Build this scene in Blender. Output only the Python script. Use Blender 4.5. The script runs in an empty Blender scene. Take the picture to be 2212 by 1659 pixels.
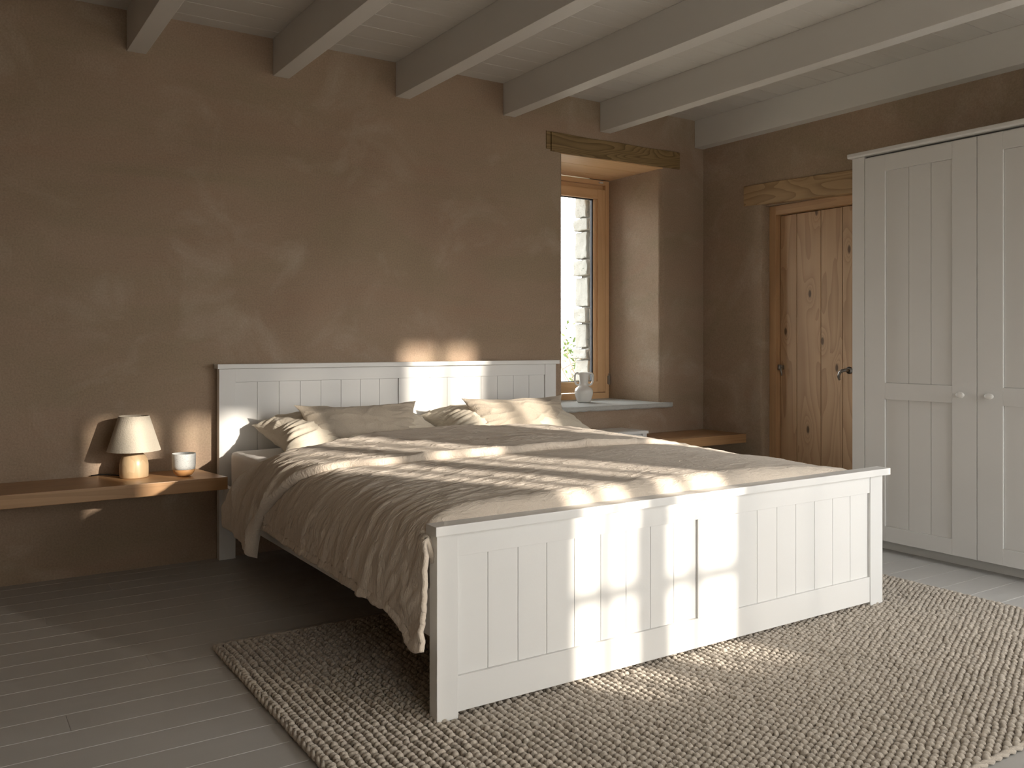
import bpy, bmesh, math, random
import numpy as np
from mathutils import Vector, Matrix, noise

random.seed(7)
SC = bpy.context.scene
COL = SC.collection
PI = math.pi

# ------------------------------------------------------------------ camera
W_PX, H_PX, F_PX = 2212.0, 1659.0, 1885.088
cam_d = bpy.data.cameras.new('camera')
cam = bpy.data.objects.new('camera', cam_d)
COL.objects.link(cam)
cam.location = (0.0, -4.484, 1.08)
cam.rotation_euler = (PI / 2, 0, -math.radians(33.336))
cam_d.sensor_width = 36.0
cam_d.lens = 36.0 * F_PX / W_PX
cam_d.shift_y = -(H_PX / 2 - 742.17) / W_PX
cam_d.clip_start = 0.05
SC.camera = cam

# ------------------------------------------------------------------ light
SUN_AZ, SUN_EL = math.radians(24.5), math.radians(13.5)
SUN_W = 5.6
SKY_FRONT, SKY_BACK = 10.5, 9.5
SC.view_settings.view_transform = 'Standard'
SC.view_settings.look = 'None'
SC.view_settings.gamma = 1.0
SC.view_settings.use_curve_mapping = False
SC.view_settings.exposure = 0.36

sun_d = bpy.data.lights.new('sun', 'SUN')
sun_d.energy = SUN_W
sun_d.angle = math.radians(1.2)
sun_d.color = (1.0, 0.90, 0.77)
sun = bpy.data.objects.new('sun', sun_d)
COL.objects.link(sun)
sdir = Vector((-math.sin(SUN_AZ) * math.cos(SUN_EL), math.cos(SUN_AZ) * math.cos(SUN_EL), -math.sin(SUN_EL)))
sun.rotation_euler = sdir.to_track_quat('-Z', 'Y').to_euler()
sun.location = (6, -12, 5)

world = bpy.data.worlds.new('sky')
SC.world = world
world.use_nodes = True
nt = world.node_tree
nt.nodes.clear()


def N(t, kind, **kw):
    n = t.nodes.new(kind)
    for k, v in kw.items():
        if k.startswith('i_'):
            n.inputs[int(k[2:])].default_value = v
        else:
            setattr(n, k, v)
    return n


def link(t, a, b):
    t.links.new(a, b)


tc = N(nt, 'ShaderNodeTexCoord')
sx = N(nt, 'ShaderNodeSeparateXYZ')
link(nt, tc.outputs['Generated'], sx.inputs[0])
# brightness round the compass: the sunny side (-y) is far brighter than the north (+y)
mr = N(nt, 'ShaderNodeMapRange')
mr.inputs['From Min'].default_value = 0.15
mr.inputs['From Max'].default_value = -0.25
mr.inputs['To Min'].default_value = SKY_BACK
mr.inputs['To Max'].default_value = SKY_FRONT
link(nt, sx.outputs['Y'], mr.inputs['Value'])
# sky / ground split by elevation
me = N(nt, 'ShaderNodeMapRange')
me.inputs['From Min'].default_value = -0.03
me.inputs['From Max'].default_value = 0.03
link(nt, sx.outputs['Z'], me.inputs['Value'])
rg = N(nt, 'ShaderNodeValToRGB')
rg.color_ramp.elements[0].color = (0.075, 0.062, 0.048, 1)
rg.color_ramp.elements[1].color = (0.945, 0.965, 0.965, 1)
link(nt, me.outputs[0], rg.inputs[0])
bg = N(nt, 'ShaderNodeBackground')
link(nt, rg.outputs[0], bg.inputs['Color'])
link(nt, mr.outputs[0], bg.inputs['Strength'])
wo = N(nt, 'ShaderNodeOutputWorld')
link(nt, bg.outputs[0], wo.inputs[0])


def portal(name, x0, x1, z0, z1, y, face_in):
    d = bpy.data.lights.new(name, 'AREA')
    d.shape = 'RECTANGLE'
    d.size, d.size_y = x1 - x0, z1 - z0
    d.cycles.is_portal = True
    o = bpy.data.objects.new(name, d)
    COL.objects.link(o)
    o.location = ((x0 + x1) / 2, y, (z0 + z1) / 2)
    o.rotation_euler = Vector((0, face_in, 0)).to_track_quat('-Z', 'Z').to_euler()


# ------------------------------------------------------------------ mesh helpers
def tag(o, label=None, cat=None, group=None, kind=None):
    if label: o['label'] = label
    if cat: o['category'] = cat
    if group: o['group'] = group
    if kind: o['kind'] = kind
    return o


def empty(name, loc, label, cat, group=None):
    o = bpy.data.objects.new(name, None)
    COL.objects.link(o)
    o.location = loc
    o.empty_display_size = 0.1
    return tag(o, label, cat, group)


def link_mesh(name, me_, mat, parent=None, smooth=False):
    o = bpy.data.objects.new(name, me_)
    COL.objects.link(o)
    if mat: me_.materials.append(mat)
    if smooth:
        me_.polygons.foreach_set('use_smooth', [True] * len(me_.polygons))
    if parent is not None:
        o.parent = parent
        o.matrix_parent_inverse = Matrix.Translation(-parent.location)
    return o


class MB:
    """collects shapes given in world coordinates into one mesh"""

    def __init__(self):
        self.bm = bmesh.new()

    def box(self, x0, x1, y0, y1, z0, z1, bev=0.0, seg=2):
        t = bmesh.new()
        vs = [t.verts.new((x, y, z)) for x in (x0, x1) for y in (y0, y1) for z in (z0, z1)]
        for f in ((0, 1, 3, 2), (4, 6, 7, 5), (0, 4, 5, 1), (2, 3, 7, 6), (0, 2, 6, 4), (1, 5, 7, 3)):
            t.faces.new([vs[i] for i in f])
        if bev > 0:
            bmesh.ops.bevel(t, geom=list(t.edges), offset=bev, segments=seg, profile=0.7, affect='EDGES')
        self._merge(t)
        return self

    def prism(self, pts, axis, a, b, bev=0.0):
        """pts: 2d outline in the two other axes (cyclic order), extruded along axis from a to b"""
        t = bmesh.new()

        def P(p, q):
            return {'x': (q, p[0], p[1]), 'y': (p[0], q, p[1]), 'z': (p[0], p[1], q)}[axis]
        v0 = [t.verts.new(P(p, a)) for p in pts]
        v1 = [t.verts.new(P(p, b)) for p in pts]
        n = len(pts)
        t.faces.new(v0)
        t.faces.new(v1[::-1])
        for i in range(n):
            t.faces.new((v0[i], v1[i], v1[(i + 1) % n], v0[(i + 1) % n]))
        bmesh.ops.recalc_face_normals(t, faces=t.faces)
        if bev > 0:
            bmesh.ops.bevel(t, geom=list(t.edges), offset=bev, segments=2, profile=0.7, affect='EDGES')
        self._merge(t)
        return self

    def lathe(self, prof, cx, cy, seg=48):
        """prof: list of (r, z)"""
        t = bmesh.new()
        rings = []
        for r, z in prof:
            if r < 1e-5:
                rings.append([t.verts.new((cx, cy, z))])
            else:
                rings.append([t.verts.new((cx + r * math.cos(2 * PI * i / seg), cy + r * math.sin(2 * PI * i / seg), z)) for i in range(seg)])
        for a, b in zip(rings[:-1], rings[1:]):
            for i in range(seg):
                j = (i + 1) % seg
                if len(a) == 1 and len(b) == 1: continue
                if len(a) == 1: t.faces.new((a[0], b[i], b[j]))
                elif len(b) == 1: t.faces.new((a[i], b[0], a[j]))
                else: t.faces.new((a[i], b[i], b[j], a[j]))
        bmesh.ops.recalc_face_normals(t, faces=t.faces)
        self._merge(t)
        return self

    def tube(self, pts, rad, seg=8, cap=True):
        t = bmesh.new()
        pts = [Vector(p) for p in pts]
        rads = rad if isinstance(rad, (list, tuple)) else [rad] * len(pts)
        rings = []
        up = Vector((0.13, 0.27, 1)).normalized()
        for i, p in enumerate(pts):
            d = (pts[min(i + 1, len(pts) - 1)] - pts[max(i - 1, 0)]).normalized()
            s = d.cross(up)
            if s.length < 0.05: s = d.cross(Vector((1, 0, 0)))
            s.normalize()
            u = s.cross(d)
            rings.append([t.verts.new(p + (s * math.cos(2 * PI * k / seg) + u * math.sin(2 * PI * k / seg)) * rads[i]) for k in range(seg)])
        for a, b in zip(rings[:-1], rings[1:]):
            for k in range(seg):
                t.faces.new((a[k], a[(k + 1) % seg], b[(k + 1) % seg], b[k]))
        if cap:
            t.faces.new(rings[0][::-1]); t.faces.new(rings[-1])
        self._merge(t)
        return self

    def _merge(self, t):
        m = bpy.data.meshes.new('tmp')
        t.to_mesh(m)
        t.free()
        self.bm.from_mesh(m)
        bpy.data.meshes.remove(m)

    def build(self, name, mat, parent=None, smooth=False):
        bmesh.ops.recalc_face_normals(self.bm, faces=self.bm.faces)
        m = bpy.data.meshes.new(name)
        self.bm.to_mesh(m)
        self.bm.free()
        return link_mesh(name, m, mat, parent, smooth)


def smooth_angle(o, deg=35):
    m = o.data
    m.polygons.foreach_set('use_smooth', [True] * len(m.polygons))
    try:
        m.set_sharp_from_angle(angle=math.radians(deg))
    except Exception:
        pass
    return o


def grid_mesh(name, P, mat, parent=None, closed_v=False):
    """P: array (nu, nv, 3) -> quad mesh"""
    nu, nv = P.shape[:2]
    verts = P.reshape(-1, 3)
    faces = []
    for i in range(nu - 1):
        for j in range(nv if closed_v else nv - 1):
            j2 = (j + 1) % nv
            faces.append((i * nv + j, (i + 1) * nv + j, (i + 1) * nv + j2, i * nv + j2))
    m = bpy.data.meshes.new(name)
    m.from_pydata([tuple(v) for v in verts], [], faces)
    m.update()
    return link_mesh(name, m, mat, parent, True)


def nz(x, y, z=0.0):
    return noise.noise(Vector((x, y, z)))


def ridge(x, y, z=0.0, p=3):
    return (1 - abs(nz(x, y, z)) * 1.6) ** p if abs(nz(x, y, z)) < 0.62 else 0.0


# ------------------------------------------------------------------ materials
def base_mat(name, color, rough=0.6, spec=0.3, metal=0.0):
    m = bpy.data.materials.new(name)
    m.use_nodes = True
    b = m.node_tree.nodes['Principled BSDF']
    b.inputs['Base Color'].default_value = (*color, 1)
    b.inputs['Roughness'].default_value = rough
    b.inputs['Specular IOR Level'].default_value = spec
    b.inputs['Metallic'].default_value = metal
    return m, m.node_tree, b


def coords(t, scale=(1, 1, 1), loc=(0, 0, 0), rot=(0, 0, 0)):
    c = N(t, 'ShaderNodeTexCoord')
    mp = N(t, 'ShaderNodeMapping')
    mp.inputs['Scale'].default_value = scale
    mp.inputs['Location'].default_value = loc
    mp.inputs['Rotation'].default_value = rot
    link(t, c.outputs['Object'], mp.inputs[0])
    return mp.outputs[0]


def nse(t, vec, scale=5.0, detail=3.0, rough=0.5, dist=0.0):
    n = N(t, 'ShaderNodeTexNoise')
    n.inputs['Scale'].default_value = scale
    n.inputs['Detail'].default_value = detail
    n.inputs['Roughness'].default_value = rough
    n.inputs['Distortion'].default_value = dist
    link(t, vec, n.inputs['Vector'])
    return n.outputs['Fac']


def ramp(t, fac, stops):
    r = N(t, 'ShaderNodeValToRGB')
    el = r.color_ramp.elements
    while len(el) < len(stops): el.new(0.5)
    for e, (p, c) in zip(el, stops):
        e.position = p
        e.color = (*c, 1) if len(c) == 3 else c
    link(t, fac, r.inputs[0])
    return r.outputs[0]


def mixc(t, fac, a, b, mode='MIX'):
    m = N(t, 'ShaderNodeMix', data_type='RGBA', blend_type=mode)
    for s, v in ((m.inputs[0], fac), (m.inputs[6], a), (m.inputs[7], b)):
        if isinstance(v, bpy.types.NodeSocket): link(t, v, s)
        elif isinstance(v, (int, float)): s.default_value = v
        else: s.default_value = (*v, 1)
    return m.outputs[2]


def math_(t, op, a, b=None, c=None, clamp=False):
    m = N(t, 'ShaderNodeMath', operation=op, use_clamp=clamp)
    for s, v in zip(m.inputs, (a, b, c)):
        if v is None: continue
        if isinstance(v, bpy.types.NodeSocket): link(t, v, s)
        else: s.default_value = v
    return m.outputs[0]


def bump(t, b, h, strength=0.3, dist=0.01, prev=None):
    n = N(t, 'ShaderNodeBump')
    n.inputs['Strength'].default_value = strength
    n.inputs['Distance'].default_value = dist
    link(t, h, n.inputs['Height'])
    if prev is not None: link(t, prev, n.inputs['Normal'])
    link(t, n.outputs[0], b.inputs['Normal'])
    return n.outputs[0]


def mat_plaster():
    m, t, b = base_mat('clay_plaster', (0.3, 0.22, 0.16), 0.92, 0.15)
    v = coords(t)
    cloud = nse(t, v, 0.9, 4, 0.55, 0.6)
    cloud2 = nse(t, coords(t, (1, 1, 1), (4, 7, 2)), 2.6, 5, 0.6, 0.8)
    fine = nse(t, v, 120, 3, 0.6)
    streak = nse(t, coords(t, (0.6, 1, 2.2), (3, 1, 9)), 1.4, 4, 0.6, 1.2)
    c1 = ramp(t, cloud, [(0.3, (0.275, 0.198, 0.135)), (0.5, (0.355, 0.268, 0.192)), (0.72, (0.425, 0.332, 0.250))])
    c2 = ramp(t, streak, [(0.35, (0.320, 0.252, 0.172)), (0.55, (0.375, 0.272, 0.200)), (0.7, (0.380, 0.255, 0.185))])
    c = mixc(t, 0.5, c1, c2)
    # worn pale patches
    pf = ramp(t, cloud2, [(0.52, (0, 0, 0)), (0.75, (1, 1, 1))])
    c = mixc(t, math_(t, 'MULTIPLY', pf, 0.48), c, (0.50, 0.42, 0.34))
    ff = ramp(t, fine, [(0.3, (0.86, 0.86, 0.86)), (0.7, (1.10, 1.10, 1.10))])
    c = mixc(t, 1.0, c, ff, 'MULTIPLY')
    link(t, c, b.inputs['Base Color'])
    h = math_(t, 'ADD', math_(t, 'MULTIPLY', cloud2, 6.0), math_(t, 'ADD', fine, math_(t, 'MULTIPLY', nse(t, v, 18, 4, 0.6), 1.5)))
    bump(t, b, h, 0.35, 0.004)
    return m


def mat_white(name='white_paint', col=(0.70, 0.69, 0.67), rough=0.42):
    m, t, b = base_mat(name, col, rough, 0.35)
    v = coords(t)
    n = nse(t, v, 3.0, 3)
    c = mixc(t, n, tuple(x * 0.97 for x in col), tuple(min(1, x * 1.02) for x in col))
    link(t, c, b.inputs['Base Color'])
    bump(t, b, nse(t, v, 160, 2), 0.12, 0.0008)
    return m


def mat_boards(name, col, dark, rough, seam_axis_len=3.1):
    m, t, b = base_mat(name, col, rough, 0.35)
    v = coords(t)
    n = nse(t, coords(t, (0.6, 6, 6)), 2.5, 4, 0.6)
    c = mixc(t, n, tuple(x * 0.93 for x in col), tuple(x * 1.04 for x in col))
    # hairline cracks and worn specks along the boards
    sp = ramp(t, nse(t, coords(t, (3, 60, 60)), 3.0, 5, 0.7), [(0.27, (1, 1, 1)), (0.32, (0, 0, 0))])
    c = mixc(t, math_(t, 'MULTIPLY', sp, 0.5), c, dark)
    link(t, c, b.inputs['Base Color'])
    h = math_(t, 'ADD', nse(t, coords(t, (2, 40, 40)), 2.0, 4), math_(t, 'MULTIPLY', nse(t, v, 110, 2), 0.5))
    bump(t, b, h, 0.25, 0.0015)
    return m


def mat_wood(name, cols, grain='x', rings=9.0, rough=0.5, knots=0.0, knot_scale=2.0, seed=0.0, contrast=1.0, across=5.0, along=0.45, spec=0.3, perp=None, planks=None):
    """contour-line grain: bands of a noise field stretched along the grain, knots raise cones in the field"""
    m, t, b = base_mat(name, cols[1], rough, spec)
    ax = 'xyz'.index(grain)
    sc = [across] * 3
    sc[ax] = along
    v = coords(t, tuple(sc), (seed, seed * 0.7, seed * 1.3))
    shift = None
    if planks:
        # every plank is cut from another part of the log
        c0 = N(t, 'ShaderNodeTexCoord'); s0 = N(t, 'ShaderNodeSeparateXYZ')
        link(t, c0.outputs['Object'], s0.inputs[0])
        tot = None
        for q_, pe in enumerate(planks):
            g_ = math_(t, 'MULTIPLY', math_(t, 'LESS_THAN', s0.outputs['Y'], pe), 3.37 + 0.41 * q_)
            tot = g_ if tot is None else math_(t, 'ADD', tot, g_)
        cc_ = N(t, 'ShaderNodeCombineXYZ')
        link(t, tot, cc_.inputs[2]); link(t, math_(t, 'MULTIPLY', tot, 0.37), cc_.inputs[1])
        shift = cc_.outputs[0]
        va = N(t, 'ShaderNodeVectorMath', operation='ADD')
        link(t, v, va.inputs[0]); link(t, shift, va.inputs[1])
        v = va.outputs[0]
    f = nse(t, v, 1.0, 1.5, 0.4, 0.25)
    if knots > 0:
        ks = [knot_scale * 1.0] * 3
        ks[ax] = knot_scale * 0.42
        kv = coords(t, tuple(ks), (seed * 2.1, seed, seed * 0.4))
        vo = N(t, 'ShaderNodeTexVoronoi')
        vo.inputs['Scale'].default_value = 1.0
        if perp:
            vo.voronoi_dimensions = '2D'
            sp_ = N(t, 'ShaderNodeSeparateXYZ'); cb_ = N(t, 'ShaderNodeCombineXYZ')
            link(t, kv, sp_.inputs[0])
            o2 = [a for a in 'XYZ' if a.lower() != perp]
            link(t, sp_.outputs[o2[0]], cb_.inputs[0]); link(t, sp_.outputs[o2[1]], cb_.inputs[1])
            kv = cb_.outputs[0]
        link(t, kv, vo.inputs['Vector'])
        kd = vo.outputs['Distance']
        kc = math_(t, 'POWER', 2.718, math_(t, 'MULTIPLY', kd, -9.0))
        f = math_(t, 'ADD', f, math_(t, 'MULTIPLY', kc, knots))
    fr = math_(t, 'FRACT', math_(t, 'MULTIPLY', f, rings))
    saw = math_(t, 'POWER', fr, 2.2)
    fine_s = [90] * 3
    fine_s[ax] = 3
    fine = nse(t, coords(t, tuple(fine_s)), 1.0, 3, 0.6)
    base = mixc(t, fine, cols[0], cols[1])
    c = mixc(t, math_(t, 'MULTIPLY', saw, 0.62 * contrast), base, cols[2])
    tone = nse(t, coords(t, (1.2, 1.2, 1.2), (seed, 0, 0)), 1.5, 2)
    c = mixc(t, 1.0, c, ramp(t, tone, [(0.3, (0.88, 0.88, 0.88)), (0.7, (1.08, 1.08, 1.08))]), 'MULTIPLY')
    if knots > 0:
        kk = ramp(t, kd, [(0.0, (1, 1, 1)), (0.034, (1, 1, 1)), (0.062, (0, 0, 0))])
        c = mixc(t, math_(t, 'MULTIPLY', kk, 0.85), c, tuple(x * 0.22 for x in cols[2]))
    link(t, c, b.inputs['Base Color'])
    bump(t, b, math_(t, 'ADD', fine, math_(t, 'MULTIPLY', saw, -0.4)), 0.2, 0.001)
    return m


def mat_fabric(name, col, crinkle=0.5, weave=900, blotch=0.06, sheen=0.25, cr_scale=26, nub=0.0):
    m, t, b = base_mat(name, col, 0.95, 0.1)
    b.inputs['Sheen Weight'].default_value = sheen
    b.inputs['Sheen Roughness'].default_value = 0.6
    v = coords(t)
    n = nse(t, v, 7, 4, 0.6)
    c = mixc(t, n, tuple(x * (1 - blotch) for x in col), tuple(x * (1 + blotch) for x in col))
    w = nse(t, v, weave * 0.4, 2, 0.6)
    c = mixc(t, 1.0, c, ramp(t, w, [(0.3, (0.95, 0.95, 0.95)), (0.7, (1.05, 1.05, 1.05))]), 'MULTIPLY')
    link(t, c, b.inputs['Base Color'])
    cr = nse(t, coords(t, (0.42, 1.25, 0.38), (1, 2, 3), (0.0, 0.0, 0.25)), cr_scale, 5, 0.6, 0.5)
    rd = math_(t, 'ABSOLUTE', math_(t, 'SUBTRACT', cr, 0.5))
    h = math_(t, 'MULTIPLY', math_(t, 'SUBTRACT', 1.0, math_(t, 'MULTIPLY', rd, 5.0, clamp=True)), 1.0)
    p = bump(t, b, h, crinkle, 0.006)
    if nub > 0:
        vo = N(t, 'ShaderNodeTexNoise')
        vo.inputs['Scale'].default_value = 170
        vo.inputs['Detail'].default_value = 2
        link(t, v, vo.inputs['Vector'])
        p = bump(t, b, vo.outputs['Fac'], nub, 0.004, p)
    bump(t, b, w, 0.25, 0.0012, p)
    return m


def mat_rug():
    m, t, b = base_mat('rug_wool', (0.42, 0.35, 0.28), 0.97, 0.08)
    b.inputs['Sheen Weight'].default_value = 0.3
    v = coords(t)
    big = nse(t, v, 2.2, 3, 0.6)
    mid = nse(t, v, 34, 3, 0.7)
    fib = nse(t, v, 260, 3, 0.7, 0.8)
    c = mixc(t, big, (0.50, 0.435, 0.36), (0.58, 0.515, 0.44))
    c = mixc(t, math_(t, 'MULTIPLY', mid, 0.8), c, (0.64, 0.575, 0.50))
    c = mixc(t, 1.0, c, ramp(t, fib, [(0.3, (0.70, 0.70, 0.70)), (0.7, (1.12, 1.12, 1.12))]), 'MULTIPLY')
    link(t, c, b.inputs['Base Color'])
    bump(t, b, fib, 0.7, 0.003)
    return m


def mat_stone(name, col, pit, scale=9.0, strength=0.6):
    m, t, b = base_mat(name, col, 0.9, 0.2)
    v = coords(t)
    n = nse(t, v, scale, 6, 0.65)
    c = mixc(t, n, tuple(x * 0.84 for x in col), tuple(min(1, x * 1.1) for x in col))
    p = nse(t, v, scale * 7, 2, 0.5)
    pm = ramp(t, p, [(0.26, (1, 1, 1)), (0.33, (0, 0, 0))])
    c = mixc(t, math_(t, 'MULTIPLY', pm, 0.8), c, pit)
    link(t, c, b.inputs['Base Color'])
    h = math_(t, 'SUBTRACT', math_(t, 'MULTIPLY', n, 2.0), math_(t, 'MULTIPLY', pm, 0.8))
    bump(t, b, h, strength, 0.006)
    return m


def mat_glass():
    m = bpy.data.materials.new('window_glass')
    m.use_nodes = True
    t = m.node_tree
    t.nodes.clear()
    o = N(t, 'ShaderNodeOutputMaterial')
    tr = N(t, 'ShaderNodeBsdfTransparent')
    tr.inputs[0].default_value = (0.97, 0.98, 0.98, 1)
    gl = N(t, 'ShaderNodeBsdfGlossy')
    gl.inputs['Roughness'].default_value = 0.02
    fr = N(t, 'ShaderNodeFresnel')
    fr.inputs[0].default_value = 1.45
    mx = N(t, 'ShaderNodeMixShader')
    link(t, fr.outputs[0], mx.inputs[0]); link(t, tr.outputs[0], mx.inputs[1]); link(t, gl.outputs[0], mx.inputs[2])
    link(t, mx.outputs[0], o.inputs[0])
    return m


def mat_speckle():
    m, t, b = base_mat('speckled_glaze', (0.62, 0.63, 0.62), 0.55, 0.4)
    v = coords(t)
    p = nse(t, v, 420, 1, 0.5)
    sp = ramp(t, p, [(0.30, (1, 1, 1)), (0.36, (0, 0, 0))])
    c = mixc(t, sp, (0.62, 0.635, 0.63), (0.16, 0.15, 0.14))
    link(t, c, b.inputs['Base Color'])
    bump(t, b, p, 0.2, 0.001)
    return m


M = {}
M['plaster'] = mat_plaster()
M['white'] = mat_white()
M['white_bed'] = mat_white('bed_white_paint', (0.82, 0.815, 0.80), 0.38)
M['beam'] = mat_white('beam_white_paint', (0.67, 0.65, 0.62), 0.5)
M['groove'] = base_mat('seam_shadow_gap', (0.30, 0.29, 0.27), 0.8)[0]
M['floor'] = mat_boards('painted_floor_boards', (0.50, 0.49, 0.475), (0.18, 0.21, 0.2), 0.42)
M['gap'] = base_mat('board_gap', (0.10, 0.095, 0.09), 0.9)[0]
M['ceil'] = mat_boards('painted_ceiling_boards', (0.60, 0.575, 0.54), (0.4, 0.38, 0.35), 0.6)
M['oak'] = mat_wood('oiled_oak', ((0.42, 0.240, 0.115), (0.50, 0.300, 0.150), (0.31, 0.165, 0.072)), 'x', 10, 0.34, 0.35, 2.2, 3.3, 0.75, 9, 0.5, 0.45)
M['pine'] = mat_wood('knotty_pine', ((0.52, 0.335, 0.195), (0.60, 0.405, 0.245), (0.34, 0.195, 0.105)), 'z', 11, 0.5, 0.5, 4.6, 5.2, 0.85, 6.5, 0.55, perp='x', planks=[-0.733, -0.920, -1.080, -1.262])
M['pine2'] = mat_wood('door_frame_pine', ((0.50, 0.300, 0.155), (0.58, 0.365, 0.200), (0.33, 0.175, 0.085)), 'z', 7, 0.5, 0, 1, 8.2, 0.5, 9, 0.35)
M['pine2h'] = mat_wood('door_head_pine', ((0.50, 0.300, 0.155), (0.58, 0.365, 0.200), (0.33, 0.175, 0.085)), 'y', 7, 0.5, 0, 1, 8.2, 0.5, 9, 0.35)
M['win_v'] = mat_wood('window_larch_upright', ((0.68, 0.42, 0.22), (0.76, 0.50, 0.28), (0.54, 0.30, 0.14)), 'z', 7, 0.45, 0, 1, 2.2, 0.45, 9, 0.35)
M['win_h'] = mat_wood('window_larch_rail', ((0.68, 0.42, 0.22), (0.76, 0.50, 0.28), (0.54, 0.30, 0.14)), 'x', 7, 0.45, 0, 1, 4.2, 0.45, 9, 0.35)
M['lintel_x'] = mat_wood('aged_olive_brown_timber', ((0.250, 0.165, 0.072), (0.34, 0.235, 0.110), (0.110, 0.066, 0.028)), 'x', 15, 0.6, 0.8, 2.6, 6.15, 1.25, 7, 1.2, perp='y')
M['lintel_y'] = mat_wood('aged_brown_timber', ((0.38, 0.250, 0.130), (0.47, 0.320, 0.175), (0.200, 0.115, 0.054)), 'y', 13, 0.6, 0.8, 3.2, 1.75, 1.0, 7, 1.1, perp='x')
M['duvet'] = mat_fabric('washed_sand_cotton', (0.69, 0.60, 0.505), 0.6, 900, 0.04, 0.2, 30)
M['pillow'] = mat_fabric('cream_cotton', (0.68, 0.61, 0.50), 0.4, 900, 0.03, 0.2, 18)
M['pillow_tex'] = mat_fabric('nubby_linen', (0.50, 0.43, 0.345), 0.2, 500, 0.04, 0.2, 14, 0.5)
M['sheet'] = mat_fabric('white_sheet', (0.80, 0.77, 0.74), 0.15, 900, 0.02, 0.1, 9)
M['shade'] = mat_fabric('linen_lamp_shade', (0.60, 0.54, 0.445), 0.12, 700, 0.03, 0.1, 60, 0.5)
M['lampwood'] = mat_wood('pale_beech', ((0.56, 0.40, 0.235), (0.64, 0.475, 0.295), (0.42, 0.27, 0.14)), 'z', 6, 0.35, 0.5, 6.0, 9.1, 0.6, 10, 5.0, 0.5)
M['cupwood'] = base_mat('cork_brown_glaze', (0.50, 0.26, 0.105), 0.5)[0]
M['speckle'] = mat_speckle()
M['ceramic'] = base_mat('white_glazed_ceramic', (0.78, 0.765, 0.735), 0.13, 0.5)[0]
M['sill'] = mat_stone('grey_stone', (0.50, 0.50, 0.475), (0.10, 0.095, 0.085), 14)
M['lime'] = mat_stone('pale_limestone', (0.27, 0.262, 0.24), (0.12, 0.18, 0.14), 10, 1.0)
M['mortar'] = mat_stone('lime_mortar', (0.23, 0.22, 0.195), (0.12, 0.18, 0.15), 20, 0.8)
M['metal'] = base_mat('dark_brushed_steel', (0.30, 0.29, 0.275), 0.28, 0.5, 1.0)[0]
M['gasket'] = base_mat('black_gasket', (0.02, 0.022, 0.03), 0.6)[0]
M['rug'] = mat_rug()


def mat_sheer(name, dens, col):
    m = bpy.data.materials.new(name)
    m.use_nodes = True
    t = m.node_tree
    t.nodes.clear()
    o = N(t, 'ShaderNodeOutputMaterial')
    tr = N(t, 'ShaderNodeBsdfTransparent')
    tl_ = N(t, 'ShaderNodeBsdfTranslucent')
    tl_.inputs[0].default_value = (*col, 1)
    mx = N(t, 'ShaderNodeMixShader')
    mx.inputs[0].default_value = dens
    link(t, tr.outputs[0], mx.inputs[1]); link(t, tl_.outputs[0], mx.inputs[2])
    link(t, mx.outputs[0], o.inputs[0])
    return m


M['sheer'] = mat_sheer('added_sheer', 0.95, (0.62, 0.61, 0.59))  # cloth of the added curtains that soften the light
M['sheer_thick'] = mat_sheer('added_sheer_dim', 0.94, (0.36, 0.34, 0.305))
M['cable'] = base_mat('black_cable', (0.012, 0.011, 0.010), 0.5)[0]
M['dark'] = base_mat('shadow_gap', (0.03, 0.026, 0.022), 0.9)[0]
M['glass'] = mat_glass()
M['leaf'] = base_mat('bush_leaves', (0.07, 0.10, 0.025), 0.8)[0]
M['twig'] = base_mat('bare_twigs', (0.24, 0.185, 0.145), 0.9)[0]
M['field'] = mat_stone('dry_grass_field', (0.33, 0.29, 0.22), (0.22, 0.18, 0.13), 3, 0.4)
M['hedge'] = mat_stone('far_scrub', (0.30, 0.33, 0.17), (0.18, 0.2, 0.1), 3, 0.8)

# ------------------------------------------------------------------ the room
XR, ZC, ZB = 4.595, 2.669, 2.474          # right wall, ceiling, underside of beams
XL, YF, XE = -1.1, -5.10, 5.75            # left wall, front wall, end of the unseen part, widened so sun reaches the headboard
WX0, WX1, WZ0, WZ1 = 3.34, 4.186, 0.60, 2.293   # window recess in the back wall
YB = 0.80                                 # outer face of the back wall


def structure(o):
    o['kind'] = 'structure'
    return o


# back wall: pieces round the recess; its edges to the recess are rounded
def rounded(xa, xb, r_left, r_right):
    pts = []
    n = 8

    def arc(cx, cy, a0, a1, r):
        for i in range(n + 1):
            a = a0 + (a1 - a0) * i / n
            pts.append((cx + r * math.cos(a), cy + r * math.sin(a)))
    if r_left: arc(xa + r_left, r_left, PI, 1.5 * PI, r_left)
    else: pts.append((xa, 0.0))
    if r_right: arc(xb - r_right, r_right, 1.5 * PI, 2 * PI, r_right)
    else: pts.append((xb, 0.0))
    pts += [(xb, 0.63), (xa, 0.63)]
    return pts


wb = MB()
wb.prism(rounded(XL - 0.2, WX0, 0, 0.03), 'z', 0.65, WZ1 + 0.03)
wb.prism(rounded(WX1, 5.2, 0.035, 0), 'z', 0.65, WZ1 + 0.03)
wb.box(XL - 0.2, 5.2, 0.0, 0.63, -0.05, 0.65)
wb.box(XL - 0.2, 5.2, 0.0, 0.63, WZ1 + 0.03, ZC + 0.02)
wall_back = structure(smooth_angle(wb.build('wall_back', M['plaster']), 40))

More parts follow.
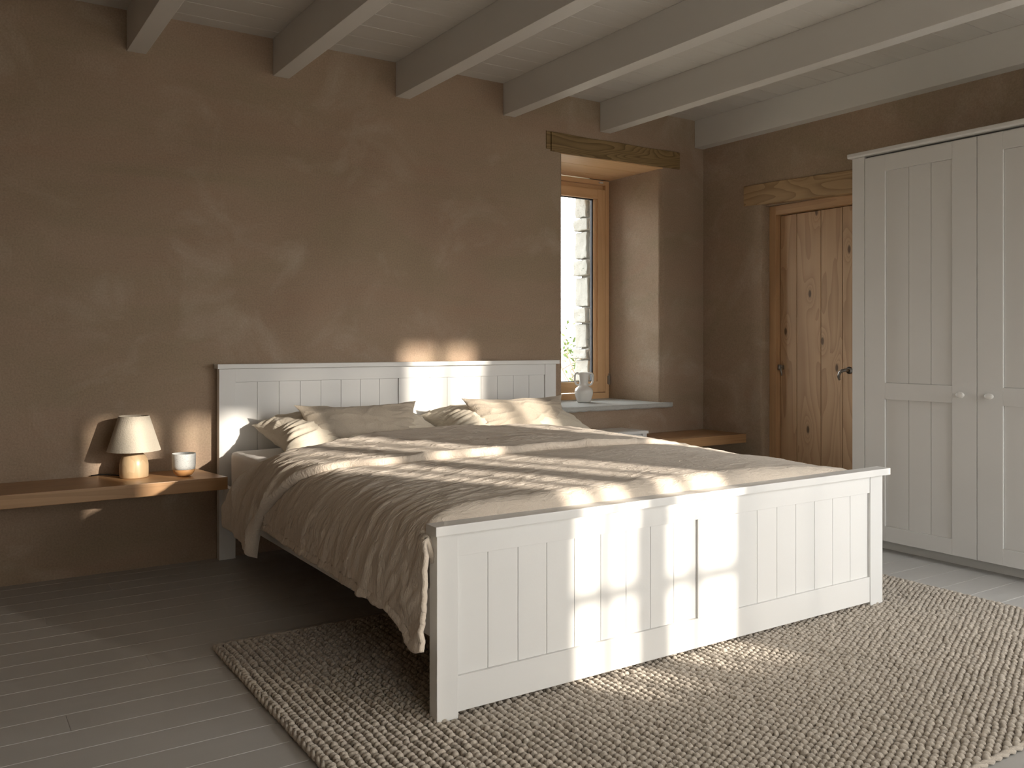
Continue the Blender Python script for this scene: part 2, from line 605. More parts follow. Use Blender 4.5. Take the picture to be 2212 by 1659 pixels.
# right wall with the recess of the door
DY0, DY1, DZ = -0.545, -1.53, 2.005
wr = MB()
r = 0.03
jamb = [(XR, 0.0)] + [(XR + r - r * math.cos(a), DY0 + r - r * math.sin(a)) for a in [PI / 2 * i / 6 for i in range(7)]] + [(XR + 0.25, DY0), (XR + 0.25, 0.0)]
wr.prism(jamb, 'z', -0.05, ZC)
wr.box(XR, XR + 0.25, -2.95, DY1, -0.05, ZC)
wr.box(XR, XR + 0.25, DY1, DY0 + 0.03, DZ + 0.02, ZC)
wr.box(XR, XE + 0.1, -2.95, -2.85, -0.05, ZC)
wr.box(XE, XE + 0.1, YF, -2.95, -0.05, ZC)
wall_right = structure(smooth_angle(wr.build('wall_right', M['plaster']), 40))

structure(MB().box(XL - 0.2, XL, YF - 0.1, 0.0, -0.05, ZC).build('wall_left', M['plaster']))

# front wall (behind the camera) with openings, two of them added for skylight: (x0, x1, z0, z1, mullions, transoms)
OPEN = [(0.30, 2.47, 0.15, 1.62, [1.40], []),
        (2.935, 3.208, 0.70, 2.06, [3.07], [1.017]),
        (3.335, 3.662, 0.70, 2.06, [3.463], [1.017]),
        (3.760, 4.440, 0.20, 2.30, [4.10], []),  # added opening, diffuse daylight for the right side
        (4.53, 5.02, 1.25, 2.42, [4.785], []),
        (5.12, 5.68, 0.30, 2.42, [5.4], []),  # added opening, more skylight on the footboard and rug
        ]
xs = sorted({XL - 0.1, XE + 0.1} | {v for o in OPEN for v in o[:2]})
wf = MB()
for xa, xb in zip(xs[:-1], xs[1:]):
    hit = [o for o in OPEN if o[0] <= xa + 1e-6 and o[1] >= xb - 1e-6]
    if hit:
        z0, z1 = hit[0][2], hit[0][3]
        wf.box(xa, xb, YF - 0.06, YF, -0.05, z0)
        wf.box(xa, xb, YF - 0.06, YF, z1, ZC)
    else:
        wf.box(xa, xb, YF - 0.06, YF, -0.05, ZC)
structure(wf.build('wall_front', M['plaster']))
for i, (x0, x1, z0, z1, mul, tra) in enumerate(OPEN):
    w = MB()
    for mx in mul: w.box(mx - (0.024 if x0 > 4.5 else 0.013), mx + (0.024 if x0 > 4.5 else 0.013), YF - 0.05, YF - 0.01, z0, z1)
    for tz in tra: w.box(x0, x1, YF - 0.05, YF - 0.01, tz - 0.022, tz + 0.022)
    structure(w.build('window_%d' % (i + 2), M['white']))
    portal('sky_portal', x0, x1, z0, z1, YF - 0.08, 1)
# unseen sheer curtains, added over two openings to weaken and diffuse the light
for x0, x1, z0, z1, cm, lb in ((0.22, 2.47, 0.05, 1.75, 'sheer_thick', 'added wide sheer curtain, dimming the light of the broad front window'), (3.70, 4.50, 0.05, 2.40, 'sheer', 'added narrow sheer curtain, diffusing the light of an added front opening')):
    n_ = int((x1 - x0) * 90)
    Pc = np.zeros((n_, 2, 3))
    for i in range(n_):
        x = x0 + (x1 - x0) * i / (n_ - 1)
        yy = YF + 0.05 + 0.018 * math.sin(x * 62) + 0.008 * math.sin(x * 23)
        Pc[i, 0] = (x, yy, z0); Pc[i, 1] = (x, yy, z1)
    tag(grid_mesh('added_curtain', Pc, M[cm]), lb, 'curtain')
portal('sky_portal', WX0, WX1, 0.67, WZ1, 0.82, -1)

# floor boards along x, pitch 131 mm
fl = MB()
y = -0.077 + 0.131
k = 0
while y > YF - 0.2:
    ya, yb = y - 0.131, y
    if yb > 0.02: yb = 0.02
    g, c = 0.0007, 0.0015
    joints = [XL - 0.1, XL + 1.2 + (k * 1.37) % 2.2, XL + 4.1 + (k * 1.91) % 2.4, XE + 0.1]
    for ja, jb in zip(joints[:-1], joints[1:]):
        fl.prism([(ya + g, -0.03), (ya + g, -c), (ya + g + c, 0.0), (yb - g - c, 0.0), (yb - g, -c), (yb - g, -0.03)], 'x', ja + 0.0005, jb - 0.0005)
    y -= 0.131
    k += 1
structure(fl.build('floor', M['floor']))
structure(MB().box(XL - 0.2, XE + 0.2, YF - 0.1, 0.63, -0.10, -0.028).build('trim_1', M['gap']))

# ceiling boards along x, pitch 167 mm
ce = MB()
y = 0.0 + 0.063
k = 0
while y > YF - 0.2:
    ya, yb = y - 0.1665, y
    g, c = 0.0012, 0.0022
    ce.prism([(ya + g, ZC + 0.03), (ya + g, ZC + c), (ya + g + c, ZC), (yb - g - c, ZC), (yb - g, ZC + c), (yb - g, ZC + 0.03)], 'x', XL - 0.1, XE + 0.1)
    y -= 0.1665
structure(ce.build('ceiling', M['ceil']))
structure(MB().box(XL - 0.2, XE + 0.2, YF - 0.1, 0.85, ZC + 0.028, ZC + 0.2).build('trim_2', M['gap']))

BX = [0.751, 1.458, 2.162, 2.884, 3.643, 4.508]
BL = ['white ceiling beam nearest the left edge of the photo',
      'white ceiling beam above the left half of the headboard, second from the left',
      'white ceiling beam above the middle of the headboard, third from the left',
      'white ceiling beam meeting the wall just left of the window lintel',
      'white ceiling beam meeting the wall above the window lintel',
      'white ceiling beam running along the right wall above the wardrobe']
for bx, bl in zip(BX, BL):
    b_ = MB().box(bx, bx + 0.087, YF, -0.001, ZB, ZC - 0.0005, 0.003, 2).build('ceiling_beam', M['beam'])
    tag(b_, bl, 'ceiling beam', 'white beams under the board ceiling')

# ------------------------------------------------------------------ window in the back wall
win = bpy.data.objects.new('window_1', None)
COL.objects.link(win)
win.location = (3.76, 0.6, 0.66)
win['kind'] = 'structure'
FY = 0.559
f = MB()
f.box(WX0 + 0.002, WX0 + 0.040, FY, 0.625, 0.668, 2.288, 0.002)
f.box(4.150, WX1 - 0.002, FY, 0.625, 0.668, 2.288, 0.002)
f.build('frame_stile', M['win_v'], win)
f = MB()
f.box(WX0 + 0.04, 4.150, FY, 0.625, 0.668, 0.716, 0.002)
f.box(WX0 + 0.04, 4.150, FY, 0.625, 2.255, 2.288, 0.002)
f.box(WX0 + 0.04, 4.150, FY + 0.030, 0.625, 2.222, 2.256, 0.001)
f.build('frame_rail', M['win_h'], win)
f = MB()
for xa, xb in ((3.383, 3.455), (4.080, 4.149)):
    f.box(xa, xb, FY - 0.002 + 0.004, 0.615, 0.722, 2.222, 0.003)
sash = f.build('sash_stile', M['win_v'], win)
f = MB()
f.box(3.455, 4.080, FY + 0.003, 0.615, 0.722, 0.800, 0.003)
f.box(3.455, 4.080, FY + 0.003, 0.615, 2.150, 2.222, 0.003)
f.build('sash_rail', M['win_h'], win)
f = MB()
f.box(3.455, 3.463, 0.590, 0.612, 0.800, 2.150)
f.box(4.046, 4.054, 0.590, 0.612, 0.800, 2.150)
f.box(3.463, 4.046, 0.590, 0.612, 0.8005, 0.805)
f.box(3.463, 4.046, 0.590, 0.612, 2.144, 2.1495)
f.build('gasket', M['gasket'], win)
MB().box(4.0545, 4.0795, 0.574, 0.612, 0.8005, 2.1495, 0.004).build('glazing_bead', M['win_v'], win)
MB().box(3.456, 4.053, 0.597, 0.603, 0.801, 2.149).build('pane', M['glass'], win)
f = MB()
f.tube([(4.176, 0.548, 0.775), (4.176, 0.548, 0.845)], 0.007, 12)
f.tube([(4.176, 0.548, 0.850), (4.176, 0.548, 0.856)], 0.0085, 12)
f.box(4.168, 4.184, 0.549, 0.560, 0.780, 0.840)
f.build('hinge', M['metal'], win)
MB().box(4.085, 4.12, 0.548, 0.562, 2.266, 2.276, 0.002).build('catch', M['white'], win)

# boarded soffit of the recess
sof = MB()
for ya, yb in ((0.004, 0.205), (0.210, 0.415), (0.420, 0.558)):
    sof.box(WX0 - 0.02, WX1 + 0.02, ya, yb, WZ1, WZ1 + 0.02, 0.0015)
tag(sof.build('soffit_boards', M['win_h']), 'light pine boards lining the top of the window recess', 'soffit')

# dark timber lintel above the window, slightly uneven
def timber(name, x0, x1, z0, z1, y0, y1, mat, axis='x', n=40, amp=0.006, seed=0.0, drop=0.0):
    L = x1 - x0
    rows = []
    for i in range(n + 1):
        u = x0 + L * i / n
        a = amp * nz(u * 3 + seed, 1.7) + drop * i / n
        b = amp * nz(u * 3 + seed, 8.3) + drop * i / n
        ring = [(y0, z0 + a + 0.004), (y0 + 0.004, z0 + a), (y1, z0 + a), (y1, z1 + b), (y0 + 0.004, z1 + b), (y0, z1 + b - 0.004)]
        rows.append([(u, q, z) if axis == 'x' else (q, u, z) for q, z in ring])
    bm = bmesh.new()
    vr = [[bm.verts.new(p) for p in r_] for r_ in rows]
    for a_, b_2 in zip(vr[:-1], vr[1:]):
        for j in range(6):
            bm.faces.new((a_[j], b_2[j], b_2[(j + 1) % 6], a_[(j + 1) % 6]))
    bm.faces.new(vr[0]); bm.faces.new(vr[-1][::-1])
    bmesh.ops.recalc_face_normals(bm, faces=bm.faces)
    m_ = bpy.data.meshes.new(name)
    bm.to_mesh(m_); bm.free()
    return link_mesh(name, m_, mat)


lin = empty('window_lintel', (3.8, 0, 2.3), 'dark knotty timber lintel let into the wall above the window', 'lintel')
a_ = timber('beam', 3.242, 4.353, 2.300, 2.420, -0.012, 0.06, M['lintel_x'], seed=3)
a_.parent = lin; a_.matrix_parent_inverse = Matrix.Translation(-lin.location)
a_ = timber('end_block', 3.207, 3.238, 2.310, 2.424, -0.006, 0.06, M['lintel_x'], n=4, seed=5)
a_.parent = lin; a_.matrix_parent_inverse = Matrix.Translation(-lin.location)
a_['label'] = 'short paler end block beyond a dark crack'

dl = timber('door_lintel', -0.387, -1.78, 2.012, 2.150, XR - 0.012, XR + 0.06, M['lintel_y'], axis='y', seed=9, drop=-0.04)
tag(dl, 'brown knotty timber lintel above the plank door, running behind the wardrobe', 'lintel')

# stone sill, rough front edge
n = 44
bm = bmesh.new()
rows = []
for i in range(n + 1):
    u = 3.300 + (4.262 - 3.300) * i / n
    endr = 0.012 * (1 - min(1, (n - i) / 2.0)) + 0.006 * (1 - min(1, i / 1.0))
    lo = 0.640 + 0.004 * nz(u * 14, 3.1) + 0.003 * nz(u * 45, 5.1)
    fr = -0.052 + endr + 0.003 * nz(u * 20, 9.3)
    rows.append([bm.verts.new(p) for p in ((u, fr + 0.008, lo), (u, fr, lo + 0.008), (u, fr, 0.668), (u, fr + 0.004, 0.6725), (u, -0.001, 0.673), (u, -0.001, lo))])
for a_, b_2 in zip(rows[:-1], rows[1:]):
    for j in range(6): bm.faces.new((a_[j], b_2[j], b_2[(j + 1) % 6], a_[(j + 1) % 6]))
bm.faces.new(rows[0]); bm.faces.new(rows[-1][::-1])
sb = MB()
sb.bm.free(); sb.bm = bm
sb.box(WX0 + 0.001, WX1 - 0.001, -0.002, 0.625, 0.640, 0.673)
tag(sb.build('window_sill', M['sill']), 'rough grey pitted stone sill under the window', 'window sill')

# outside: rough stone reveal, thin field, shrubs
random.seed(11)
pier = MB()
pier.box(4.092, 4.6, 0.645, 0.775, -0.3, ZC + 0.1)
structure(pier.build('trim_3', M['mortar']))
zz = 0.35
q = 0
bl_ = MB()
while zz < 2.75:
    h = [0.13, 0.21, 0.10, 0.17, 0.085, 0.19, 0.12, 0.23][q % 8]
    out = 0.006 + 0.008 * random.random() if q % 2 == 0 else -0.008
    d0 = 0.665 if q % 2 == 0 else 0.69
    t_ = bmesh.new()
    nx, nz_ = 8, 8
    bl_.box(4.05 - out, 4.12, 0.790 - random.uniform(0.11, 0.15), 0.812 - 0.006 * random.random(), zz + 0.007, zz + h - 0.007, 0.007, 3)
    bl_.box(4.064 - out * random.uniform(0.2, 0.7), 4.12, 0.645, 0.790 - 0.155, zz + 0.010, zz + h - random.uniform(0.0, 0.03), 0.007, 3)
    zz += h
    q += 1
bmesh.ops.subdivide_edges(bl_.bm, edges=[e for e in bl_.bm.edges if e.calc_length() > 0.03], cuts=5, use_grid_fill=True)
for v in bl_.bm.verts:
    s = 22
    v.co += Vector((nz(v.co.y * s, v.co.z * s, 1), nz(v.co.x * s, v.co.z * s, 4), nz(v.co.x * s, v.co.y * s, v.co.z * s))) * 0.009
structure(bl_.build('trim_4', M['lime'], smooth=True))
structure(MB().box(XL - 0.2, WX0 - 0.12, 0.632, 0.8, -0.3, ZC + 0.1).box(WX0 - 0.12, 4.6, 0.632, 0.8, WZ1 + 0.02, ZC + 0.1).box(WX0 - 0.12, 4.6, 0.632, 0.8, -0.3, 0.6).build('wall_outer', M['mortar']))
structure(MB().box(-40, 80, 0.85, 120, -0.5, -0.35).build('ground', M['field']))
# a pale bank of dry scrub far off
bm = bmesh.new()
random.seed(5)


def shrub(name, x, y, z, h, n, mat_t, label, leaf=None):
    o = MB()
    random.seed(int(x * 100))
    tips = []
    for i in range(n):
        a = random.uniform(0, 2 * PI)
        sp = random.uniform(0.05, 0.45) * h
        p = Vector((x + random.uniform(-.05, .05), y + random.uniform(-.05, .05), z))
        d = Vector((math.cos(a) * sp, math.sin(a) * sp, h * random.uniform(0.6, 1.0)))
        pts = [p]
        for s in range(1, 7):
            t_ = s / 6
            pts.append(p + Vector((d.x * t_ ** 1.4, d.y * t_ ** 1.4, d.z * t_)) + Vector((random.uniform(-1, 1), random.uniform(-1, 1), 0)) * 0.02 * h)
        o.tube(pts, [0.010 * h * (1 - 0.13 * s) for s in range(7)], 5)
        tips += pts[3:]
        for b in range(4):
            s0 = pts[random.randint(2, 5)]
            dd = Vector((random.uniform(-1, 1), random.uniform(-1, 1), random.uniform(0.3, 1.2))).normalized() * h * random.uniform(0.12, 0.28)
            o.tube([s0, s0 + dd * 0.5 + Vector((0, 0, 0.01)), s0 + dd], [0.004 * h, 0.003 * h, 0.002 * h], 4)
            tips.append(s0 + dd)
    root = empty(name, (x, y, z), label, 'shrub')
    o.build('branches', mat_t, root)
    if leaf:
        m_ = bmesh.new()
        for k_ in range(leaf):
            c = random.choice(tips) + Vector([random.gauss(0, 0.09 * h) for _ in range(3)])
            if c.z < z: continue
            a = Vector([random.uniform(-1, 1) for _ in range(3)]).normalized() * 0.028 * h
            b = a.cross(Vector([random.uniform(-1, 1) for _ in range(3)])).normalized() * 0.014 * h
            m_.faces.new([m_.verts.new(c - a), m_.verts.new(c + b), m_.verts.new(c + a), m_.verts.new(c - b)])
        me3 = bpy.data.meshes.new('leaves')
        m_.to_mesh(me3); m_.free()
        lo = link_mesh('leaves', me3, M['leaf'], root)
        lo['kind'] = 'stuff'
    return root


bm.free()
shrub('bare_shrub', 6.15, 3.1, -0.35, 1.75, 26, M['twig'], 'pale bare branching shrub outside the window')
shrub('leafy_bush', 8.95, 6.4, -0.35, 1.70, 26, M['twig'], 'green leafy bush farther off behind the bare shrub outside the window', leaf=2600)

# ------------------------------------------------------------------ door in the right wall
door = bpy.data.objects.new('door_1', None)
COL.objects.link(door)
door.location = (4.68, -1.0, 0)
door['kind'] = 'structure'
FX = 4.655
f = MB()
f.box(FX, FX + 0.12, -0.600, DY0 - 0.001, 0.0, 1.995, 0.002)
f.box(FX, FX + 0.12, DY1 + 0.001, -1.475, 0.0, 1.995, 0.002)
f.build('frame_post', M['pine2'], door)
MB().box(FX, FX + 0.12, -1.475, -0.600, 1.935, 1.995, 0.002).build('frame_head', M['pine2h'], door)
MB().box(XR + 0.03, XR + 0.12, DY1, DY0, 1.996, DZ + 0.025).build('head_lining', M['plaster'], door)
pl = MB()
ys = [-0.602, -0.733, -0.920, -1.080, -1.262, -1.4735]
for ya, yb in zip(ys[:-1], ys[1:]):
    pl.box(4.700, 4.735, yb + 0.0018, ya - 0.0018, 0.008, 1.930, 0.0025, 2)
pl.build('door_leaf', M['pine'], door)
MB().box(4.728, 4.74, -1.47, -0.605, 0.01, 1.93).build('door_backing', M['dark'], door)
structure(MB().box(4.80, 4.86, -1.75, -0.35, -0.03, 2.25).build('wall_light_stop', M['plaster']))  # added slab behind the door, stops sky light leaking past the leaf
# lever handle at the right, small catch at the left
h_ = MB()
hz = 0.915
h_.tube([(4.700, -1.130, hz), (4.693, -1.130, hz)], 0.022, 20)
pts = [(4.700, -1.130, hz), (4.672, -1.129, hz + .001), (4.662, -1.122, hz + .001), (4.656, -1.108, hz - .003), (4.652, -1.094, hz - .014), (4.651, -1.088, hz - .030), (4.652, -1.088, hz - .046), (4.654, -1.093, hz - .062)]
h_.tube(pts, [0.010, 0.010, 0.0105, 0.0105, 0.010, 0.0095, 0.008, 0.005], 14)
h_.build('door_handle', M['metal'], door, True)
h_ = MB()
h_.tube([(4.676, -0.612, 0.905), (4.676, -0.612, 0.940)], 0.010, 14)
h_.box(4.676, 4.702, -0.632, -0.604, 0.908, 0.936, 0.002)
h_.tube([(4.674, -0.626, 0.925), (4.672, -0.631, 0.900), (4.672, -0.634, 0.868)], [0.006, 0.006, 0.005], 10)
h_.build('door_catch', M['metal'], door, True)

# ------------------------------------------------------------------ wall shelves
sh = MB().prism([(XL + 0.002, -0.001), (XL + 0.002, -0.364), (1.127, -0.364), (1.070, -0.001)], 'z', 0.402, 0.460, 0.0025)
tag(sh.build('wall_shelf', M['oak']), 'long oiled oak floating shelf left of the bed, carrying the lamp and cup', 'shelf')
sh = MB().box(3.815, XR - 0.001, -0.400, -0.001, 0.407, 0.466, 0.0025)
tag(sh.build('wall_shelf', M['oak']), 'short oak floating shelf in the corner right of the bed', 'shelf')

# ------------------------------------------------------------------ table lamp
LX, LY, SZ = 0.760, -0.136, 0.4605
lamp = empty('table_lamp', (LX, LY, SZ), 'small table lamp with tapered linen shade and rounded wooden base', 'lamp')
prof = [(0.0, SZ), (0.058, SZ), (0.0625, SZ + 0.004), (0.0635, SZ + 0.03), (0.0630, SZ + 0.060), (0.0590, SZ + 0.082), (0.0500, SZ + 0.100),
        (0.0380, SZ + 0.111), (0.0270, SZ + 0.116), (0.0205, SZ + 0.121), (0.0185, SZ + 0.127), (0.0, SZ + 0.127)]
MB().lathe(prof, LX, LY, 56).build('base', M['lampwood'], lamp, True)
MB().lathe([(0.0, SZ + 0.1275), (0.013, SZ + 0.1275), (0.013, SZ + 0.18), (0.0, SZ + 0.18)], LX, LY, 24).build('socket', M['dark'], lamp, True)
shd = MB()
shd.lathe([(0.1165, 0.584), (0.0665, 0.745), (0.0645, 0.745), (0.1140, 0.584), (0.1165, 0.584)], LX, LY, 64)
smooth_angle(shd.build('lamp_shade', M['shade'], lamp), 50)
fr_ = MB()
for k in range(3):
    a = 2 * PI * k / 3 + 0.4
    fr_.tube([(LX, LY, 0.640), (LX + 0.065 * math.cos(a), LY + 0.065 * math.sin(a), 0.735)], 0.0014, 6)
fr_.tube([(LX, LY, 0.62), (LX, LY, 0.645)], 0.010, 12)
fr_.build('shade_carrier', M['metal'], lamp)
cb = MB()
cb.tube([(LX - 0.055, LY + 0.045, SZ + 0.006), (LX - 0.09, LY + 0.080, SZ + 0.008), (LX - 0.13, LY + 0.105, SZ + 0.010), (LX - 0.155, LY + 0.116, SZ + 0.006), (LX - 0.165, LY + 0.122, SZ + 0.004)], 0.0028, 8)
cb.build('cable', M['cable'], lamp, True)

# ------------------------------------------------------------------ cup
CX, CY = 0.962, -0.225
cup = empty('ceramic_cup', (CX, CY, SZ), 'handleless speckled grey cup with a brown base on the oak shelf', 'cup')
MB().lathe([(0.0, SZ), (0.024, SZ), (0.036, SZ + 0.006), (0.0455, SZ + 0.018), (0.0500, SZ + 0.032), (0.0490, SZ + 0.0325), (0.0, SZ + 0.0325)], CX, CY, 48).build('base', M['cupwood'], cup, True)
MB().lathe([(0.0, SZ + 0.0330), (0.0500, SZ + 0.0330), (0.0525, SZ + 0.050), (0.0530, SZ + 0.075), (0.0530, SZ + 0.1045), (0.0520, SZ + 0.1062), (0.0505, SZ + 0.1045),
            (0.0495, SZ + 0.07), (0.044, SZ + 0.045), (0.0, SZ + 0.041)], CX, CY, 48).build('body', M['speckle'], cup, True)

# ------------------------------------------------------------------ vase on the sill
VX, VY, VZ = 3.735, 0.29, 0.6735
vase = empty('ceramic_vase', (VX, VY, VZ), 'white glazed amphora vase with two handles on the stone sill', 'vase')
vp = [(0.0, 0.0), (0.040, 0.0), (0.046, 0.004), (0.052, 0.020), (0.060, 0.045), (0.064, 0.065), (0.0635, 0.082), (0.055, 0.098), (0.040, 0.108), (0.031, 0.114),
      (0.0285, 0.122), (0.030, 0.140), (0.0325, 0.165), (0.0345, 0.190), (0.0365, 0.204), (0.0360, 0.2065), (0.0330, 0.204), (0.0300, 0.180), (0.0255, 0.140), (0.025, 0.122), (0.0, 0.110)]
MB().lathe([(r_, VZ + z_) for r_, z_ in vp], VX, VY, 56).build('body', M['ceramic'], vase, True)
hd = Vector((math.cos(math.radians(-33)), math.sin(math.radians(-33)), 0))
for s in (-1, 1):
    prof = [(0.033, 0.198), (0.045, 0.202), (0.056, 0.199), (0.0615, 0.188), (0.0620, 0.165), (0.0605, 0.142), (0.054, 0.127), (0.044, 0.120), (0.035, 0.121), (0.028, 0.126)]
    MB().tube([(VX + hd.x * r_ * s, VY + hd.y * r_ * s, VZ + z_) for r_, z_ in prof], [0.008] * 4 + [0.0065] * 6, 12).build('handle', M['ceramic'], vase, True)

# ------------------------------------------------------------------ bed
bed = empty('bed_frame', (2.206, -1.2, 0), 'white painted wooden bed frame with panelled headboard and footboard', 'bed')
BV = 0.0025
WB = M['white_bed']


def panel_run(xs_, y0, y1, z0, z1, name):
    p = MB()
    for xa, xb in zip(xs_[:-1], xs_[1:]):
        p.box(xa + 0.0010, xb - 0.0010, y0, y1, z0, z1, 0.002, 2)
    p.box(xs_[0], xs_[-1], y0 + 0.004, y1 - 0.001, z0, z1)
    return p.build(name, WB, bed)


def lin_(a, b, n):
    return [a + (b - a) * i / n for i in range(n + 1)]


# headboard
for x0, x1 in ((1.169, 1.250), (3.162, 3.244)):
    MB().box(x0, x1, -0.055, -0.010, 0.0, 0.953, BV).build('leg', WB, bed)
MB().box(1.157, 3.258, -0.076, -0.004, 0.954, 0.977, BV).build('cap_rail', WB, bed)
h1 = MB()
h1.box(1.2505, 3.1615, -0.051, -0.016, 0.886, 0.953, 0.0015)
h1.box(1.2505, 3.1615, -0.051, -0.016, 0.26, 0.36, 0.0015)
h1.box(2.157, 2.240, -0.051, -0.016, 0.3605, 0.8855, 0.0015)
h1.build('headboard_frame', WB, bed)
panel_run(lin_(1.2505, 2.1565, 8), -0.043, -0.028, 0.3605, 0.8855, 'headboard_panel')
panel_run(lin_(2.2405, 3.1615, 8), -0.043, -0.028, 0.3605, 0.8855, 'headboard_panel')
# footboard
for x0, x1 in ((1.169, 1.238), (3.163, 3.244)):
    MB().box(x0, x1, -2.324, -2.279, 0.012, 0.542, BV).build('leg', WB, bed)
MB().box(1.154, 3.264, -2.347, -2.285, 0.5425, 0.570, BV).build('cap_rail', WB, bed)
h1 = MB()
h1.box(1.2385, 3.1625, -2.321, -2.286, 0.473, 0.542, 0.0015)
h1.box(1.2385, 3.1625, -2.321, -2.286, 0.030, 0.131, 0.0015)
h1.box(2.192, 2.396, -2.321, -2.286, 0.1315, 0.4725, 0.0015)
h1.build('footboard_frame', WB, bed)
panel_run(lin_(1.2385, 2.1915, 9), -2.312, -2.295, 0.1315, 0.4725, 'footboard_panel')
panel_run([2.3965, 2.501, 2.609, 2.716, 2.826, 2.937, 3.047, 3.1625], -2.312, -2.295, 0.1315, 0.4725, 'footboard_panel')
# side rails
for x0, x1 in ((1.185, 1.210), (3.203, 3.228)):
    MB().box(x0, x1, -2.2785, -0.0555, 0.235, 0.373, BV).build('side_rail', WB, bed)
sl = MB()
for k in range(16):
    yy = -0.16 - k * 0.135
    sl.box(1.211, 3.202, yy - 0.07, yy, 0.262, 0.282)
sl.build('slats', M['pine2'], bed)

# mattress
mt = MB().box(1.213, 3.200, -2.270, -0.085, 0.284, 0.545, 0.045, 6)
mo = smooth_angle(mt.build('mattress', M['sheet']), 60)
bmx = bmesh.new(); bmx.from_mesh(mo.data)
bmesh.ops.subdivide_edges(bmx, edges=[e for e in bmx.edges if e.calc_length() > 0.5], cuts=60, use_grid_fill=True)
for v in bmx.verts:
    if v.co.x < 1.5 or v.co.z > 0.5:
        k = ridge(v.co.y * 9 + v.co.z * 14, v.co.x * 4, 1.0)
        v.co.z += 0.003 * k
        if v.co.x < 1.25: v.co.x += 0.004 * ridge(v.co.y * 6 + v.co.z * 10, 3, 2) * (1 if v.co.z < 0.5 else 0.4)
bmx.to_mesh(mo.data); bmx.free()
tag(mo, 'mattress in a white fitted sheet on the bed frame', 'mattress')

# ------------------------------------------------------------------ duvet
prof = np.array([(1.098, 0.20), (1.098, 0.28), (1.098, 0.37), (1.105, 0.44), (1.128, 0.500), (1.165, 0.545), (1.225, 0.573), (1.32, 0.588), (1.7, 0.600), (2.2, 0.604), (2.6, 0.598),
                 (2.85, 0.586), (3.0, 0.570), (3.10, 0.552), (3.18, 0.520), (3.225, 0.470), (3.25, 0.41), (3.262, 0.34), (3.268, 0.27)])
# densify with a smooth curve
tt = np.concatenate([[0], np.cumsum(np.hypot(*np.diff(prof, axis=0).T))])
ss = np.linspace(0, tt[-1], 1200)
px_ = np.interp(ss, tt, prof[:, 0]); pz_ = np.interp(ss, tt, prof[:, 1])
ker = np.hanning(41); ker /= ker.sum()
px_ = np.convolve(np.pad(px_, 20, 'reflect', reflect_type='odd'), ker, 'valid')
pz_ = np.convolve(np.pad(pz_, 20, 'reflect', reflect_type='odd'), ker, 'valid')
dx = np.gradient(px_); dz = np.gradient(pz_)
ln = np.hypot(dx, dz)
nxn, nzn = -dz / ln, dx / ln          # outward normal
STOT = tt[-1]


def pf(s):
    return (np.interp(s, ss, px_), np.interp(s, ss, pz_), np.interp(s, ss, nxn), np.interp(s, ss, nzn))


def s_of_z(z):       # arclength on the left side at height z
    i = np.searchsorted(pz_[:300], z)
    return ss[i]


def yhead(s):
    return np.interp(s, [s_of_z(0.27), s_of_z(0.40), s_of_z(0.48), s_of_z(0.56), s_of_z(0.58) + 0.12, s_of_z(0.58) + 0.45, s_of_z(0.58) + 0.9, STOT - 0.55, STOT],
                     [-0.545, -0.650, -0.76, -0.88, -0.82, -0.60, -0.52, -0.60, -0.72])


def yhem(s):
    return np.interp(s, [s_of_z(0.27), s_of_z(0.35), s_of_z(0.45), s_of_z(0.56), s_of_z(0.58) + 0.12, s_of_z(0.58) + 0.6, STOT - 0.6, STOT],
                     [-0.955, -1.03, -1.15, -1.33, -1.39, -1.44, -1.38, -1.36])


_sg = np.linspace(0, STOT, 600)
_k = np.hanning(45); _k /= _k.sum()
_yha = np.convolve(np.pad(yhead(_sg), 22, 'edge'), _k, 'valid')
_yma = np.convolve(np.pad(yhem(_sg), 22, 'edge'), _k, 'valid')


def yhead(s): return float(np.interp(s, _sg, _yha))
def yhem(s): return float(np.interp(s, _sg, _yma))


def wrinkle(s, y, x, z):
    side = min(1, max(0, (0.56 - z) / 0.10)) if x < 2.2 else 0.0
    top = 1 - side
    w = 0.0
    # long soft folds falling down the side
    yy = y + 0.35 * (z - 0.4)
    w += side * (0.012 * nz(yy * 3.0, s * 0.9, 2.0) + 0.0075 * ridge(yy * 6.5, s * 2.2, 5.0, 5) + 0.0045 * ridge(yy * 14, s * 5.0, 8.0, 6) + 0.003 * ridge(yy * 9 + s * 6, s * 7.0 - yy * 4, 12.0, 6) + 0.0030 * ridge(yy * 26 + s * 9, s * 8.0, 1.0, 3))
    # ripples on the top, running mostly across the bed
    u = x * 0.94 + y * 0.34; v = -x * 0.34 + y * 0.94
    msk = 0.35 + 0.65 * max(0, min(1, 0.5 + 1.6 * nz(x * 1.1, y * 1.3, 11)))
    w += top * (0.006 * nz(u * 1.3, v * 2.6, 3.0) + msk * (0.0048 * ridge(u * 1.6, v * 8.0, 4.0, 6) + 0.0036 * ridge(u * 3.0, v * 17, 7.0, 5) + 0.0010 * ridge(u * 14, v * 28, 9.0, 3)))
    # gathers over the left shoulder
    sh_ = math.exp(-((x - 1.20) / 0.14) ** 2)
    w += sh_ * 0.005 * ridge(y * 17 + 3.0 * x, x * 3.0 + 0.5, 6.0, 4)
    return w


